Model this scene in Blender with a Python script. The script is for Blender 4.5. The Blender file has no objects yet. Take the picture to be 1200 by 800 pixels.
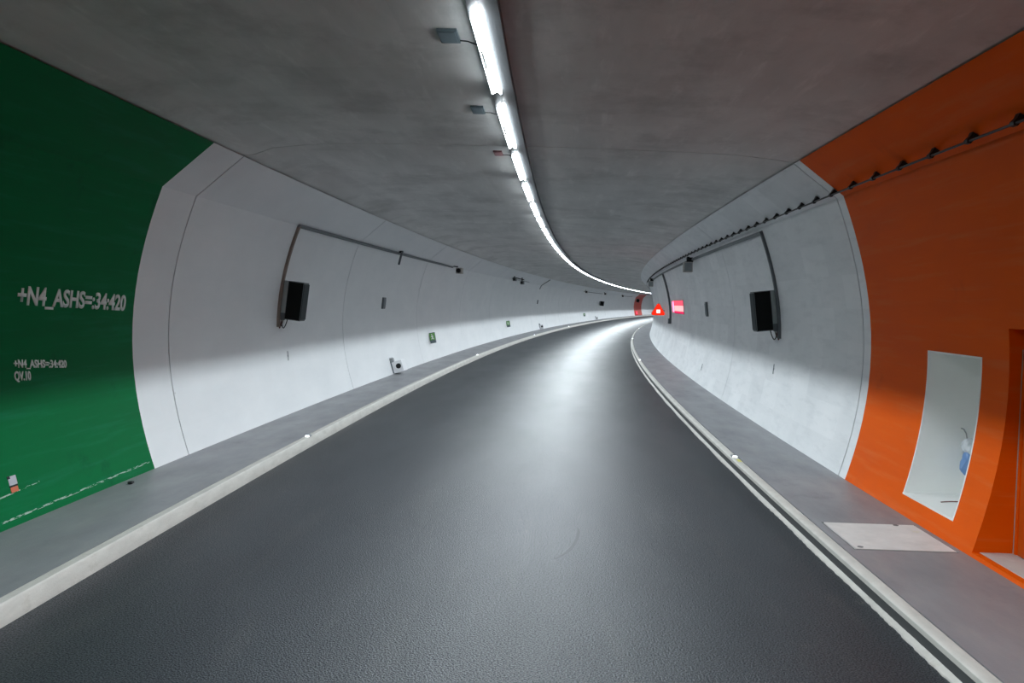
import bpy, bmesh, math, random
import numpy as np
from mathutils import Vector, Matrix

random.seed(7)
SC = bpy.context.scene
COL = SC.collection

# ------------------------------------------------------------------ camera
CAM_H = 2.56                      # eye height above the road
F_PX = 1000.0                     # focal length in pixels of the 1200 px wide frame
PITCH, ROLL, YAW = -0.046657, -0.021011, -0.028216
right = Vector((math.cos(YAW), -math.sin(YAW), 0))
fwd = Vector((math.sin(YAW), math.cos(YAW), 0))
upv = Vector((0, 0, 1))
fwd2 = fwd * math.cos(PITCH) + upv * math.sin(PITCH)
up2 = -fwd * math.sin(PITCH) + upv * math.cos(PITCH)
right3 = right * math.cos(ROLL) - up2 * math.sin(ROLL)
up3 = right * math.sin(ROLL) + up2 * math.cos(ROLL)
cam_data = bpy.data.cameras.new('camera')
cam_data.sensor_width = 36.0
cam_data.lens = F_PX / 1200.0 * 36.0
cam_data.clip_start = 0.05
cam_data.clip_end = 600
cam = bpy.data.objects.new('camera', cam_data)
COL.objects.link(cam)
m = Matrix.Identity(4)
for i in range(3):
    m[i][0] = right3[i]; m[i][1] = up3[i]; m[i][2] = -fwd2[i]
m[0][3], m[1][3], m[2][3] = 0, 0, CAM_H
cam.matrix_world = m
SC.camera = cam

# ------------------------------------------------------------------ world, exposure
world = bpy.data.worlds.new('world'); SC.world = world
world.use_nodes = True
world.node_tree.nodes['Background'].inputs[0].default_value = (0.02, 0.022, 0.025, 1)
world.node_tree.nodes['Background'].inputs[1].default_value = 1.0
SC.view_settings.view_transform = 'Standard'
SC.view_settings.look = 'None'
SC.view_settings.gamma = 1
SC.view_settings.use_curve_mapping = False
SC.view_settings.exposure = 0.38
SC.cycles.use_denoising = True
SC.cycles.max_bounces = 10
SC.cycles.diffuse_bounces = 6
SC.cycles.sample_clamp_indirect = 6.0
SC.cycles.caustics_reflective = False
SC.cycles.caustics_refractive = False

# lamp strengths (radiance of the LED line and of the trough around it)
LED_LINE = 2620.0
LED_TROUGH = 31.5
LED_COL = (0.86, 0.95, 1.0)

# ------------------------------------------------------------------ tunnel alignment
S0, S1 = -40.0, 262.0
_S = np.arange(S0, S1 + .01, .25)
_k = np.where(_S < 0, 0.0023613, np.clip(0.0023613 - 1.3923e-5 * _S, 0.0009, 1))
_i0 = int(round(-S0 / .25))
def _cum(f):
    c = np.concatenate([[0], np.cumsum((f[1:] + f[:-1]) / 2 * .25)])
    return c - c[_i0]
_th = _cum(_k); _cx = _cum(np.sin(_th)); _cy = _cum(np.cos(_th))
def cl(s):
    return np.interp(s, _S, _th), np.interp(s, _S, _cx), np.interp(s, _S, _cy)
def P(s, a, z):
    """station along the tunnel, offset to the right of the camera line, height relative to the eye"""
    t, x, y = cl(s)
    return Vector((x + a * math.cos(t), y - a * math.sin(t), z + CAM_H))

ROAD = -2.56
WALK = -2.40
PL = [(-2.75, -5.24), (-2.4, -5.36), (-1.79, -5.54), (-1.18, -5.645), (-.63, -5.686), (.19, -5.61), (.99, -5.43), (1.46, -5.26), (2.055, -4.55)]
PR = [(-2.75, 4.10), (-2.4, 4.22), (-2.1, 4.31), (-1.655, 4.41), (-1.0, 4.49), (-.46, 4.505), (.18, 4.44), (1.145, 4.19), (1.56, 4.05), (2.04, 3.43)]
def dense(p, crease):
    """smooth the vault below the corbel crease, keep the crease sharp"""
    zz = np.array([q[0] for q in p]); aa = np.array([q[1] for q in p])
    lo = zz <= crease + 1e-6
    c = np.polyfit(zz[lo], aa[lo], 4)
    zs = np.linspace(zz[0], crease, 19)
    out = [(float(z), float(np.polyval(c, z))) for z in zs]
    out.append(p[-1])
    return out
DL = dense(PL, 1.46); DR = dense(PR, 1.56)
def wall_a(side, z):
    d = DL if side < 0 else DR
    return float(np.interp(z, [q[0] for q in d], [q[1] for q in d]))
JOINTS = [12.45 + 9.7 * k for k in range(-5, 26)]
CEIL = [(-4.95, 2.07), (-4.46, 2.075), (-4.38, 2.09), (-4.11, 2.186), (-3.6, 2.235), (-3.09, 2.258), (-1.83, 2.260), (-.59, 2.248), (.64, 2.225), (1.86, 2.189), (2.58, 2.158), (3.125, 2.10), (3.36, 2.062), (3.9, 2.055)]
def ceil_z(a):
    return float(np.interp(a, [q[0] for q in CEIL], [q[1] for q in CEIL]))

# ------------------------------------------------------------------ materials
def new_mat(name):
    mt = bpy.data.materials.new(name); mt.use_nodes = True
    nt = mt.node_tree
    return mt, nt, nt.nodes['Principled BSDF']
def N(nt, typ, **kw):
    n = nt.nodes.new(typ)
    for k, v in kw.items(): setattr(n, k, v)
    return n
def simple(name, col, rough=.5, metal=0., spec=.5, emis=None, estr=0.):
    mt, nt, b = new_mat(name)
    b.inputs['Roughness'].default_value = rough
    b.inputs['Metallic'].default_value = metal
    b.inputs['Specular IOR Level'].default_value = spec
    tc = N(nt, 'ShaderNodeTexCoord'); no = N(nt, 'ShaderNodeTexNoise')
    no.inputs['Scale'].default_value = 14; no.inputs['Detail'].default_value = 4
    nt.links.new(tc.outputs['Object'], no.inputs['Vector'])
    mx = N(nt, 'ShaderNodeMix', data_type='RGBA')
    mx.inputs['A'].default_value = (*[c * .86 for c in col], 1); mx.inputs['B'].default_value = (*[min(1, c * 1.1) for c in col], 1)
    nt.links.new(no.outputs['Fac'], mx.inputs['Factor'])
    nt.links.new(mx.outputs['Result'], b.inputs['Base Color'])
    if emis:
        b.inputs['Emission Color'].default_value = (*emis, 1); b.inputs['Emission Strength'].default_value = estr
    return mt
def emitter(name, col, strength):
    mt = bpy.data.materials.new(name); mt.use_nodes = True
    nt = mt.node_tree; nt.nodes.clear()
    o = N(nt, 'ShaderNodeOutputMaterial'); e = N(nt, 'ShaderNodeEmission')
    e.inputs[0].default_value = (*col, 1); e.inputs[1].default_value = strength
    nt.links.new(e.outputs[0], o.inputs[0])
    return mt

def surface(name, base, var, scale_uv=(1, 1), rough=(.5, .6), spec=.5, noise_scale=2.0, bump=0.0, bump_scale=40.0,
            patch=None, streak=None, scratch=None, stains=None, grain=None, spec_grain=None):
    """painted or bare concrete: colour noise in surface metres (UV), panel-shaped patches, streaks, scratches, stains"""
    mt, nt, b = new_mat(name); L = nt.links
    uv = N(nt, 'ShaderNodeUVMap', uv_map='UVMap')
    mp = N(nt, 'ShaderNodeMapping'); mp.inputs['Scale'].default_value = (*scale_uv, 1)
    L.new(uv.outputs[0], mp.inputs[0])
    no = N(nt, 'ShaderNodeTexNoise'); no.inputs['Scale'].default_value = noise_scale; no.inputs['Detail'].default_value = 7; no.inputs['Roughness'].default_value = .62
    L.new(mp.outputs[0], no.inputs['Vector'])
    rp = N(nt, 'ShaderNodeMapRange'); rp.inputs[1].default_value = .3; rp.inputs[2].default_value = .7
    L.new(no.outputs['Fac'], rp.inputs[0])
    mx = N(nt, 'ShaderNodeMix', data_type='RGBA')
    mx.inputs['A'].default_value = (*base, 1); mx.inputs['B'].default_value = (*var, 1)
    L.new(rp.outputs[0], mx.inputs['Factor'])
    colour = mx.outputs['Result']
    sep = N(nt, 'ShaderNodeSeparateXYZ'); L.new(uv.outputs[0], sep.inputs[0])
    def mult(col, fac, c, mode='MIX'):
        q = N(nt, 'ShaderNodeMix', data_type='RGBA', blend_type=mode)
        L.new(fac, q.inputs['Factor']); L.new(col, q.inputs['A']); q.inputs['B'].default_value = (*c, 1)
        return q.outputs['Result']
    def math_(op, x, y=None):
        n = N(nt, 'ShaderNodeMath', operation=op)
        for k, v in enumerate((x, y)):
            if v is None: continue
            if isinstance(v, (int, float)): n.inputs[k].default_value = v
            else: L.new(v, n.inputs[k])
        return n.outputs[0]
    if patch:      # formwork boards: cells with slightly different tone
        w, h, amt, col = patch
        br = N(nt, 'ShaderNodeTexBrick')
        br.inputs['Color1'].default_value = (0, 0, 0, 1); br.inputs['Color2'].default_value = (1, 1, 1, 1); br.inputs['Mortar'].default_value = (.5, .5, .5, 1)
        br.inputs['Scale'].default_value = 1; br.inputs['Mortar Size'].default_value = .0; br.inputs['Brick Width'].default_value = w; br.inputs['Row Height'].default_value = h
        L.new(uv.outputs[0], br.inputs['Vector'])
        f = math_('MULTIPLY', br.outputs['Color'], amt)
        n2 = N(nt, 'ShaderNodeTexNoise'); n2.inputs['Scale'].default_value = .7; n2.inputs['Detail'].default_value = 5
        L.new(uv.outputs[0], n2.inputs['Vector'])
        f = math_('MULTIPLY', f, n2.outputs['Fac'])
        colour = mult(colour, f, col)
    if streak:
        sx, sy, lo, hi, amt, col = streak
        m2 = N(nt, 'ShaderNodeMapping'); m2.inputs['Scale'].default_value = (sx, sy, 1); L.new(uv.outputs[0], m2.inputs[0])
        n2 = N(nt, 'ShaderNodeTexNoise'); n2.inputs['Scale'].default_value = 1; n2.inputs['Detail'].default_value = 6; n2.inputs['Roughness'].default_value = .65
        L.new(m2.outputs[0], n2.inputs['Vector'])
        r2 = N(nt, 'ShaderNodeMapRange'); r2.inputs[1].default_value = lo; r2.inputs[2].default_value = hi; r2.inputs[4].default_value = amt
        L.new(n2.outputs['Fac'], r2.inputs[0])
        colour = mult(colour, r2.outputs[0], col)
    if stains:
        sc_, lo, hi, amt, col = stains
        n2 = N(nt, 'ShaderNodeTexNoise'); n2.inputs['Scale'].default_value = sc_; n2.inputs['Detail'].default_value = 8; n2.inputs['Roughness'].default_value = .7
        L.new(uv.outputs[0], n2.inputs['Vector'])
        r2 = N(nt, 'ShaderNodeMapRange'); r2.inputs[1].default_value = lo; r2.inputs[2].default_value = hi; r2.inputs[4].default_value = amt
        L.new(n2.outputs['Fac'], r2.inputs[0])
        colour = mult(colour, r2.outputs[0], col)
    for zc, s_lo, s_hi, half, slope, thr in (scratch or []):
        zz = math_('ADD', math_('SUBTRACT', sep.outputs[1], zc), math_('MULTIPLY', math_('SUBTRACT', sep.outputs[0], s_lo), -slope))
        inb = math_('LESS_THAN', math_('ABSOLUTE', zz), half)
        ins = math_('MULTIPLY', math_('GREATER_THAN', sep.outputs[0], s_lo), math_('LESS_THAN', sep.outputs[0], s_hi))
        m2 = N(nt, 'ShaderNodeMapping'); m2.inputs['Scale'].default_value = (9, 60, 1); L.new(uv.outputs[0], m2.inputs[0])
        n2 = N(nt, 'ShaderNodeTexNoise'); n2.inputs['Scale'].default_value = 1; n2.inputs['Detail'].default_value = 5
        L.new(m2.outputs[0], n2.inputs['Vector'])
        brk = math_('GREATER_THAN', n2.outputs['Fac'], thr)
        fac = math_('MULTIPLY', math_('MULTIPLY', inb, ins), math_('MULTIPLY', brk, .55))
        colour = mult(colour, fac, (.62, .75, .70))
    if grain:
        gs, amt = grain
        n2 = N(nt, 'ShaderNodeTexNoise'); n2.inputs['Scale'].default_value = gs; n2.inputs['Detail'].default_value = 2
        L.new(uv.outputs[0], n2.inputs['Vector'])
        r2 = N(nt, 'ShaderNodeMapRange'); r2.inputs[1].default_value = .35; r2.inputs[2].default_value = .65; r2.inputs[3].default_value = 1 - amt; r2.inputs[4].default_value = 1 + amt
        L.new(n2.outputs['Fac'], r2.inputs[0])
        q = N(nt, 'ShaderNodeVectorMath', operation='SCALE'); L.new(colour, q.inputs[0]); L.new(r2.outputs[0], q.inputs['Scale'])
        colour = q.outputs[0]
    L.new(colour, b.inputs['Base Color'])
    rr = N(nt, 'ShaderNodeMapRange'); rr.inputs[3].default_value = rough[0]; rr.inputs[4].default_value = rough[1]
    L.new(no.outputs['Fac'], rr.inputs[0]); L.new(rr.outputs[0], b.inputs['Roughness'])
    b.inputs['Specular IOR Level'].default_value = spec
    if spec_grain:
        n4 = N(nt, 'ShaderNodeTexNoise'); n4.inputs['Scale'].default_value = spec_grain[0]; n4.inputs['Detail'].default_value = 2
        L.new(uv.outputs[0], n4.inputs['Vector'])
        r4 = N(nt, 'ShaderNodeMapRange'); r4.inputs[1].default_value = .38; r4.inputs[2].default_value = .66; r4.inputs[3].default_value = spec_grain[1]; r4.inputs[4].default_value = spec_grain[2]
        L.new(n4.outputs['Fac'], r4.inputs[0]); L.new(r4.outputs[0], b.inputs['Specular IOR Level'])
    if bump:
        n3 = N(nt, 'ShaderNodeTexNoise'); n3.inputs['Scale'].default_value = bump_scale; n3.inputs['Detail'].default_value = 3
        L.new(uv.outputs[0], n3.inputs['Vector'])
        bp = N(nt, 'ShaderNodeBump'); bp.inputs['Strength'].default_value = bump; bp.inputs['Distance'].default_value = .01
        L.new(n3.outputs['Fac'], bp.inputs['Height']); L.new(bp.outputs[0], b.inputs['Normal'])
    return mt

M = {}
M['white'] = surface('white_wall_paint', (.80, .81, .82), (.74, .755, .77), (.35, .8), (.42, .58), .4, 1.6, patch=(1.5, .62, .10, (.55, .57, .59)), streak=(.5, 9, .55, .8, .12, (.60, .61, .62)))
M['white_r'] = surface('white_wall_paint_over_board_marks', (.86, .87, .88), (.78, .80, .815), (.35, .8), (.42, .6), .4, 2.2, patch=(1.25, .5, .42, (.46, .48, .50)), streak=(1.2, 6, .5, .75, .35, (.50, .52, .54)))
M['green'] = surface('green_wall_paint', (.0005, .125, .036), (.0008, .150, .044), (.25, 2.2), (.45, .6), .05, 1.3, streak=(.5, 8, .52, .74, .5, (.012, .19, .095)), stains=(1.1, .60, .70, .6, (.001, .085, .03)),
                     scratch=[(-2.10, 8.2, 8.95, .007, .05, .50), (-2.33, 8.0, 11.3, .010, .012, .50), (-2.12, 7.4, 8.15, .006, .05, .45)])
M['orange'] = surface('orange_wall_paint', (.70, .090, .0008), (.78, .108, .001), (.25, 1.8), (.45, .6), .06, 1.3, streak=(.45, 7, .52, .74, .6, (.72, .18, .05)), stains=(.9, .6, .7, .4, (.5, .06, .004)))
M['red_paint'] = surface('red_wall_paint', (.55, .035, .015), (.6, .05, .02), (.3, 1), (.4, .5), .4, 1.5)
M['ceiling'] = surface('bare_concrete_ceiling', (.70, .69, .67), (.55, .54, .525), (.28, 1.0), (.5, .68), .35, 1.5, bump=.12, bump_scale=9, patch=(2.4, 1.25, .4, (.36, .355, .35)), streak=(.8, 5, .56, .72, .5, (.82, .81, .79)), stains=(.55, .50, .66, .55, (.33, .325, .315)))
M['walk'] = surface('concrete_walkway', (.26, .265, .28), (.19, .193, .207), (.45, 1.2), (.38, .55), .5, 1.6, bump=.15, bump_scale=60, streak=(.8, 3, .5, .75, .4, (.30, .29, .28)), stains=(1.3, .58, .7, .5, (.12, .12, .13)))
M['asphalt'] = surface('asphalt', (.028, .0325, .0385), (.019, .0225, .0275), (.22, .8), (.34, .43), .22, 1.2, bump=.8, bump_scale=70, streak=(.35, 2.4, .55, .78, .5, (.065, .065, .064)), stains=(2.2, .64, .72, .5, (.11, .108, .10)), grain=(75, .85), spec_grain=(70, .08, .75))
M['kerb'] = surface('kerb_concrete', (.56, .54, .50), (.44, .425, .395), (1, 3), (.5, .65), .4, 2.5, bump=.2, bump_scale=50, stains=(3, .58, .7, .5, (.33, .30, .25)))
M['cover'] = surface('manhole_cover_concrete', (.68, .665, .645), (.56, .55, .535), (1, 1), (.55, .7), .3, 4, bump=.2, bump_scale=60, stains=(2.5, .62, .70, .45, (.58, .56, .22)))
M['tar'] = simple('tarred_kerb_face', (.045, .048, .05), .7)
M['scuff'] = simple('rubber_scuff', (.026, .029, .034), .47, spec=.42)
M['joint'] = simple('joint_filler', (.09, .09, .095), .8)
M['black'] = simple('black_plastic', (.008, .009, .010), .45, spec=.3)
M['screen'] = simple('black_screen', (.003, .004, .004), .6, spec=.15)
M['metal'] = simple('grey_metal', (.30, .32, .33), .45, .5)
M['conduit'] = simple('dark_grey_conduit', (.12, .135, .145), .5, .3)
M['sidepanel'] = simple('grey_green_side_panel', (.045, .058, .062), .7, 0., .2)
M['galv'] = simple('galvanised_plate', (.42, .46, .46), .5, .4)
M['tan_box'] = simple('taupe_plastic_box', (.42, .40, .37), .55)
M['brown'] = simple('brown_cable_sheath', (.20, .15, .125), .6)
M['redcable'] = simple('red_brown_cable', (.16, .03, .02), .5)
M['cable'] = simple('black_cable', (.012, .012, .013), .5)
M['letter'] = simple('pale_grey_letter_paint', (.78, .79, .77), .5)
M['plastic_white'] = simple('white_enamel', (.80, .80, .82), .35)
M['bin_green'] = simple('green_sign_face', (.13, .34, .08), .45)
M['slate'] = simple('slate_grey_plastic', (.10, .13, .15), .5)
M['niche'] = surface('white_niche_render', (.86, .87, .85), (.82, .83, .81), (1, 1), (.5, .6), .3, 2)
M['sill'] = surface('pale_concrete_threshold', (.55, .53, .50), (.48, .46, .44), (1, 1), (.5, .65), .3, 4, stains=(5, .55, .7, .4, (.7, .68, .66)))
M['door'] = simple('orange_door_enamel', (.50, .075, .004), .4)
M['seal'] = simple('grey_corner_strip', (.40, .33, .28), .5)
M['led'] = emitter('led_line', LED_COL, LED_LINE)
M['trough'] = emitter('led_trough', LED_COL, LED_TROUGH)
M['stud'] = emitter('kerb_light_lens', (.9, .97, 1), 6.0)
M['red_sign'] = emitter('red_sign_face', (1.0, .025, .008), 1.0)
M['white_sign'] = emitter('white_sign_pictogram', (1, .85, .85), 1.2)
M['red_glow'] = emitter('red_lamp_lens', (1.0, .10, .16), 1.0)
M['red_low'] = emitter('red_lamp_low_lens', (.85, .02, .12), .9)
M['red_core'] = emitter('red_lamp_core', (1.0, .45, .46), 1.1)
M['red_wash'] = emitter('red_lamp_end_lens', (1.0, .06, .12), 9.0)
M['red_plate'] = simple('red_lamp_back_plate', (.6, .2, .22), .5)
M['blue'] = simple('blue_plastic_film', (.16, .30, .58), .3)
M['film'] = simple('clear_white_plastic_film', (.72, .76, .80), .25)
M['yellow'] = simple('yellow_marker_paint', (.55, .52, .12), .6)
M['sticker'] = simple('grey_sticker', (.45, .45, .50), .5)
M['sticker_red'] = simple('orange_sticker', (.60, .14, .06), .5)
M['rail'] = simple('light_rail_metal', (.13, .14, .15), .5, .2)
M['opal'] = simple('opal_lamp_housing', (.5, .52, .54), .4, emis=LED_COL, estr=8.5)  # housing glow added for a halo and a brighter ceiling beside the lamps
M['ceilbox'] = simple('teal_grey_ceiling_box', (.11, .155, .18), .5)
M['ceilbox_red'] = simple('dull_red_ceiling_box', (.26, .11, .12), .5)

# ------------------------------------------------------------------ mesh helpers
def finish(name, bm, mats, parent=None, smooth=None, mat4=None):
    bmesh.ops.recalc_face_normals(bm, faces=bm.faces[:])
    me = bpy.data.meshes.new(name)
    if smooth is not None:
        for f in bm.faces: f.smooth = True
    bm.to_mesh(me); bm.free()
    if smooth is not None: me.set_sharp_from_angle(angle=math.radians(smooth))
    for mt in (mats if isinstance(mats, (list, tuple)) else [mats]): me.materials.append(mt)
    o = bpy.data.objects.new(name, me); COL.objects.link(o)
    if parent: o.parent = parent
    if mat4 is not None: o.matrix_world = mat4
    return o
def tag(o, label, cat, group=None, kind=None):
    o['label'] = label; o['category'] = cat
    if group: o['group'] = group
    if kind: o['kind'] = kind
    return o
def empty(name, mat4):
    e = bpy.data.objects.new(name, None); COL.objects.link(e); e.empty_display_size = .1
    e.matrix_world = mat4
    return e
def sweep(bm, poly, s0, s1, step=1.2, mat=0, uvmode='z', caps=True):
    """closed cross-section poly [(a,z)] swept along the tunnel from s0 to s1; UV in metres"""
    uvl = bm.loops.layers.uv.get('UVMap') or bm.loops.layers.uv.new('UVMap')
    n = max(1, int(math.ceil((s1 - s0) / step)))
    ss = [s0 + (s1 - s0) * i / n for i in range(n + 1)]
    rings = [[bm.verts.new(P(s, a, z)) for a, z in poly] for s in ss]
    k = len(poly)
    for i in range(n):
        for j in range(k):
            j2 = (j + 1) % k
            f = bm.faces.new((rings[i][j], rings[i][j2], rings[i + 1][j2], rings[i + 1][j]))
            f.material_index = mat
            for lp, (si, pj) in zip(f.loops, ((i, j), (i, j2), (i + 1, j2), (i + 1, j))):
                a, z = poly[pj]
                lp[uvl].uv = (ss[si], z if uvmode == 'z' else (a if uvmode == 'a' else a - z))
    if caps:
        for r, s in ((rings[0], s0), (rings[-1], s1)):
            f = bm.faces.new(r); f.material_index = mat
            for lp, (a, z) in zip(f.loops, poly): lp[uvl].uv = (a, z)
def box(bm, x0, x1, y0, y1, z0, z1, mat=0, bev=0.0):
    vs = [bm.verts.new((x, y, z)) for x in (x0, x1) for y in (y0, y1) for z in (z0, z1)]
    fs = []
    for q in ((0, 1, 3, 2), (4, 6, 7, 5), (0, 4, 5, 1), (2, 3, 7, 6), (0, 2, 6, 4), (1, 5, 7, 3)):
        f = bm.faces.new([vs[i] for i in q]); f.material_index = mat; fs.append(f)
    if bev > 0:
        es = list({e for f in fs for e in f.edges})
        r = bmesh.ops.bevel(bm, geom=es, offset=bev, segments=2, affect='EDGES', profile=.6)
        for f in r['faces']: f.material_index = mat
def tube(bm, pts, r, n=8, mat=0, caps=True):
    pts = [Vector(p) for p in pts]; rings = []
    ref = None
    for i, p in enumerate(pts):
        t = (pts[min(i + 1, len(pts) - 1)] - pts[max(i - 1, 0)]).normalized()
        if ref is None:
            ref = t.orthogonal().normalized()
        ref = (ref - t * ref.dot(t)).normalized(); b = t.cross(ref)
        rings.append([bm.verts.new(p + (ref * math.cos(2 * math.pi * k / n) + b * math.sin(2 * math.pi * k / n)) * r) for k in range(n)])
    for i in range(len(rings) - 1):
        for k in range(n):
            f = bm.faces.new((rings[i][k], rings[i][(k + 1) % n], rings[i + 1][(k + 1) % n], rings[i + 1][k])); f.material_index = mat
    if caps:
        bm.faces.new(rings[0]).material_index = mat; bm.faces.new(rings[-1][::-1]).material_index = mat
def cyl(bm, p0, p1, r0, r1=None, n=14, mat=0):
    r1 = r0 if r1 is None else r1
    p0, p1 = Vector(p0), Vector(p1); t = (p1 - p0).normalized(); x = t.orthogonal().normalized(); y = t.cross(x)
    A = [bm.verts.new(p0 + (x * math.cos(2 * math.pi * k / n) + y * math.sin(2 * math.pi * k / n)) * r0) for k in range(n)]
    B = [bm.verts.new(p1 + (x * math.cos(2 * math.pi * k / n) + y * math.sin(2 * math.pi * k / n)) * r1) for k in range(n)]
    for k in range(n):
        bm.faces.new((A[k], A[(k + 1) % n], B[(k + 1) % n], B[k])).material_index = mat
    bm.faces.new(A[::-1]).material_index = mat; bm.faces.new(B).material_index = mat
def BM(): return bmesh.new()
def wall_frame(side, s, z, lean=True):
    """origin on the wall face; X along the tunnel (away), Y out of the wall into the tunnel, Z up the wall"""
    t = cl(s)[0]
    T = Vector((math.sin(t), math.cos(t), 0))
    e = .15
    U = (P(s, wall_a(side, z + e), z + e) - P(s, wall_a(side, z - e), z - e)).normalized() if lean else Vector((0, 0, 1))
    Nn = (U.cross(T) if side > 0 else T.cross(U)).normalized()
    inward = P(s, 0, 0) - P(s, 1, 0)
    if side < 0: inward = -inward
    if Nn.dot(inward) < 0: Nn = -Nn
    m4 = Matrix.Identity(4)
    o = P(s, wall_a(side, z), z)
    for i in range(3):
        m4[i][0] = T[i]; m4[i][1] = Nn[i]; m4[i][2] = U[i]; m4[i][3] = o[i]
    return m4
def lane_frame(s, a, z):
    """X along the tunnel (away), Y to the right, Z up"""
    t = cl(s)[0]
    T = Vector((math.sin(t), math.cos(t), 0)); R = Vector((math.cos(t), -math.sin(t), 0)); o = P(s, a, z)
    m4 = Matrix.Identity(4)
    for i in range(3):
        m4[i][0] = T[i]; m4[i][1] = -R[i]; m4[i][2] = (0, 0, 1)[i]; m4[i][3] = o[i]
    return m4
def part(name, bm, mt, parent, smooth=None):
    o = finish(name, bm, mt, None, smooth)
    o.parent = parent
    return o

# ------------------------------------------------------------------ the setting
TOPZ = 2.9
NICHE = (9.0, 10.3, -2.185, -0.47)          # s range, z range of the white niche
DOOR = (7.15, 8.47, -2.36, -0.16)
PAINT_L, PAINT_R = 11.38, 12.16
RED = (181.5, 194.0)
SEND = JOINTS[-1]

bm = BM()
sweep(bm, [(-4.20, ROAD), (3.05, ROAD), (3.05, ROAD - .3), (-4.20, ROAD - .3)], JOINTS[0], SEND, 2.4, uvmode='a')
floor = finish('floor', bm, M['asphalt'])
tag(floor, 'dark asphalt roadway curving away to the right through the tunnel', 'road', kind='structure')

bm = BM()
sweep(bm, [(-5.5, WALK), (-4.207, WALK), (-4.207, ROAD - .1), (-5.5, ROAD - .1)], JOINTS[0], SEND, 1.6, uvmode='a')
o = finish('walkway', bm, M['walk']); tag(o, 'grey concrete walkway along the left wall', 'walkway', kind='structure')
bm = BM()
MAN = (8.58, 9.66, 3.14, 4.17)              # opening for the cover on the right walkway
sweep(bm, [(3.05, WALK), (4.4, WALK), (4.4, ROAD - .1), (3.05, ROAD - .1)], JOINTS[0], MAN[0], 1.6, uvmode='a')
sweep(bm, [(3.05, WALK), (MAN[2], WALK), (MAN[2], ROAD - .1), (3.05, ROAD - .1)], MAN[0], MAN[1], 1.6, uvmode='a')
sweep(bm, [(MAN[3], WALK), (4.4, WALK), (4.4, ROAD - .1), (MAN[3], ROAD - .1)], MAN[0], MAN[1], 1.6, uvmode='a')
sweep(bm, [(MAN[2], WALK - .06), (MAN[3], WALK - .06), (MAN[3], ROAD - .1), (MAN[2], ROAD - .1)], MAN[0], MAN[1], 1.6, uvmode='a')
sweep(bm, [(3.05, WALK), (4.4, WALK), (4.4, ROAD - .1), (3.05, ROAD - .1)], MAN[1], SEND, 1.6, uvmode='a')
o = finish('walkway', bm, M['walk']); tag(o, 'grey concrete walkway along the right wall', 'walkway', kind='structure')

# kerbs: stones laid end to end; the joint behind them is a shallow groove
bm = BM()
KP = [(-4.188, WALK - .004), (-4.185, WALK + .008), (-4.10, WALK + .008), (-4.085, WALK - .008), (-4.062, ROAD + .005), (-4.05, ROAD - .08), (-4.188, ROAD - .08)]
sweep(bm, KP, JOINTS[0], SEND, 1.6, uvmode='x')
o = finish('kerb', bm, M['kerb'], smooth=40); tag(o, 'pale concrete kerb edging the left walkway', 'kerb', kind='structure')
bm = BM()
KP = [(3.028, WALK - .004), (3.025, WALK + .008), (2.935, WALK + .008), (2.915, WALK - .006), (2.912, WALK - .045), (2.918, ROAD + .02), (2.92, ROAD - .08), (3.028, ROAD - .08)]
sweep(bm, KP, JOINTS[0], SEND, 1.6, uvmode='x')
bm.normal_update()
for f in bm.faces:                              # the lower road-side face gets a darker colour
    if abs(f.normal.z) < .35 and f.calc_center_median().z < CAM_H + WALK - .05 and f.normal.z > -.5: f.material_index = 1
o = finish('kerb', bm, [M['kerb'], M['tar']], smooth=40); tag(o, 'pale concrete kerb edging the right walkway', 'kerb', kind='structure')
bm = BM()                                      # ragged concrete bedding strip at the foot of the right kerb
uvl = bm.loops.layers.uv.new('UVMap')
prev = None; s = JOINTS[0]
while s < 90:
    wdt = .085 + random.uniform(-.006, .007) + .006 * math.sin(s * 2.3)
    cur = [bm.verts.new(P(s, 2.955, ROAD + .045)), bm.verts.new(P(s, 2.955 - wdt, ROAD + .012)), bm.verts.new(P(s, 2.953 - wdt - .004, ROAD - .02)), bm.verts.new(P(s, 2.955, ROAD - .02))]
    if prev:
        for j in range(4):
            f = bm.faces.new((prev[0][j], prev[0][(j + 1) % 4], cur[(j + 1) % 4], cur[j]))
            for lp, (ps, q) in zip(f.loops, ((prev[1], j), (prev[1], j + 1), (s, j + 1), (s, j))): lp[uvl].uv = (ps, q * .05)
    prev = (cur, s); s += .05 if s < 20 else .5
o = finish('trim_1', bm, M['kerb']); tag(o, 'ragged pale bedding strip at the foot of the right kerb', 'edging', kind='structure')

# walls: cast blocks with open joints between them
GAP = .016
def wall_poly(d, outer, z0=None, z1=None):
    zz = [q[0] for q in d]; aa = [q[1] for q in d]
    z0 = d[0][0] if z0 is None else z0; z1 = d[-1][0] if z1 is None else z1
    pts = [(float(np.interp(z0, zz, aa)), z0)] + [(a, z) for z, a in d if z0 + 1e-4 < z < z1 - 1e-4] + [(float(np.interp(z1, zz, aa)), z1)]
    return pts + [(outer, z1), (outer, z0)]
def wall_face_pieces(bm, side, s0, s1, mat):
    d = DL if side < 0 else DR; outer = -6.4 if side < 0 else 5.5
    cuts = [s0, s1]
    if side > 0:
        for c in (NICHE[0], NICHE[1], DOOR[0], DOOR[1]):
            if s0 < c < s1: cuts.append(c)
    cuts.sort()
    for u, v in zip(cuts[:-1], cuts[1:]):
        mid = (u + v) / 2
        hole = None
        if side > 0 and NICHE[0] < mid < NICHE[1]: hole = NICHE[2:]
        if side > 0 and DOOR[0] < mid < DOOR[1]: hole = DOOR[2:]
        if hole:
            sweep(bm, wall_poly(d, outer, None, hole[0]), u, v, 1.2, mat)
            sweep(bm, wall_poly(d, outer, hole[1], None), u, v, 1.2, mat)
        else:
            sweep(bm, wall_poly(d, outer), u, v, 1.2, mat)
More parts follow.
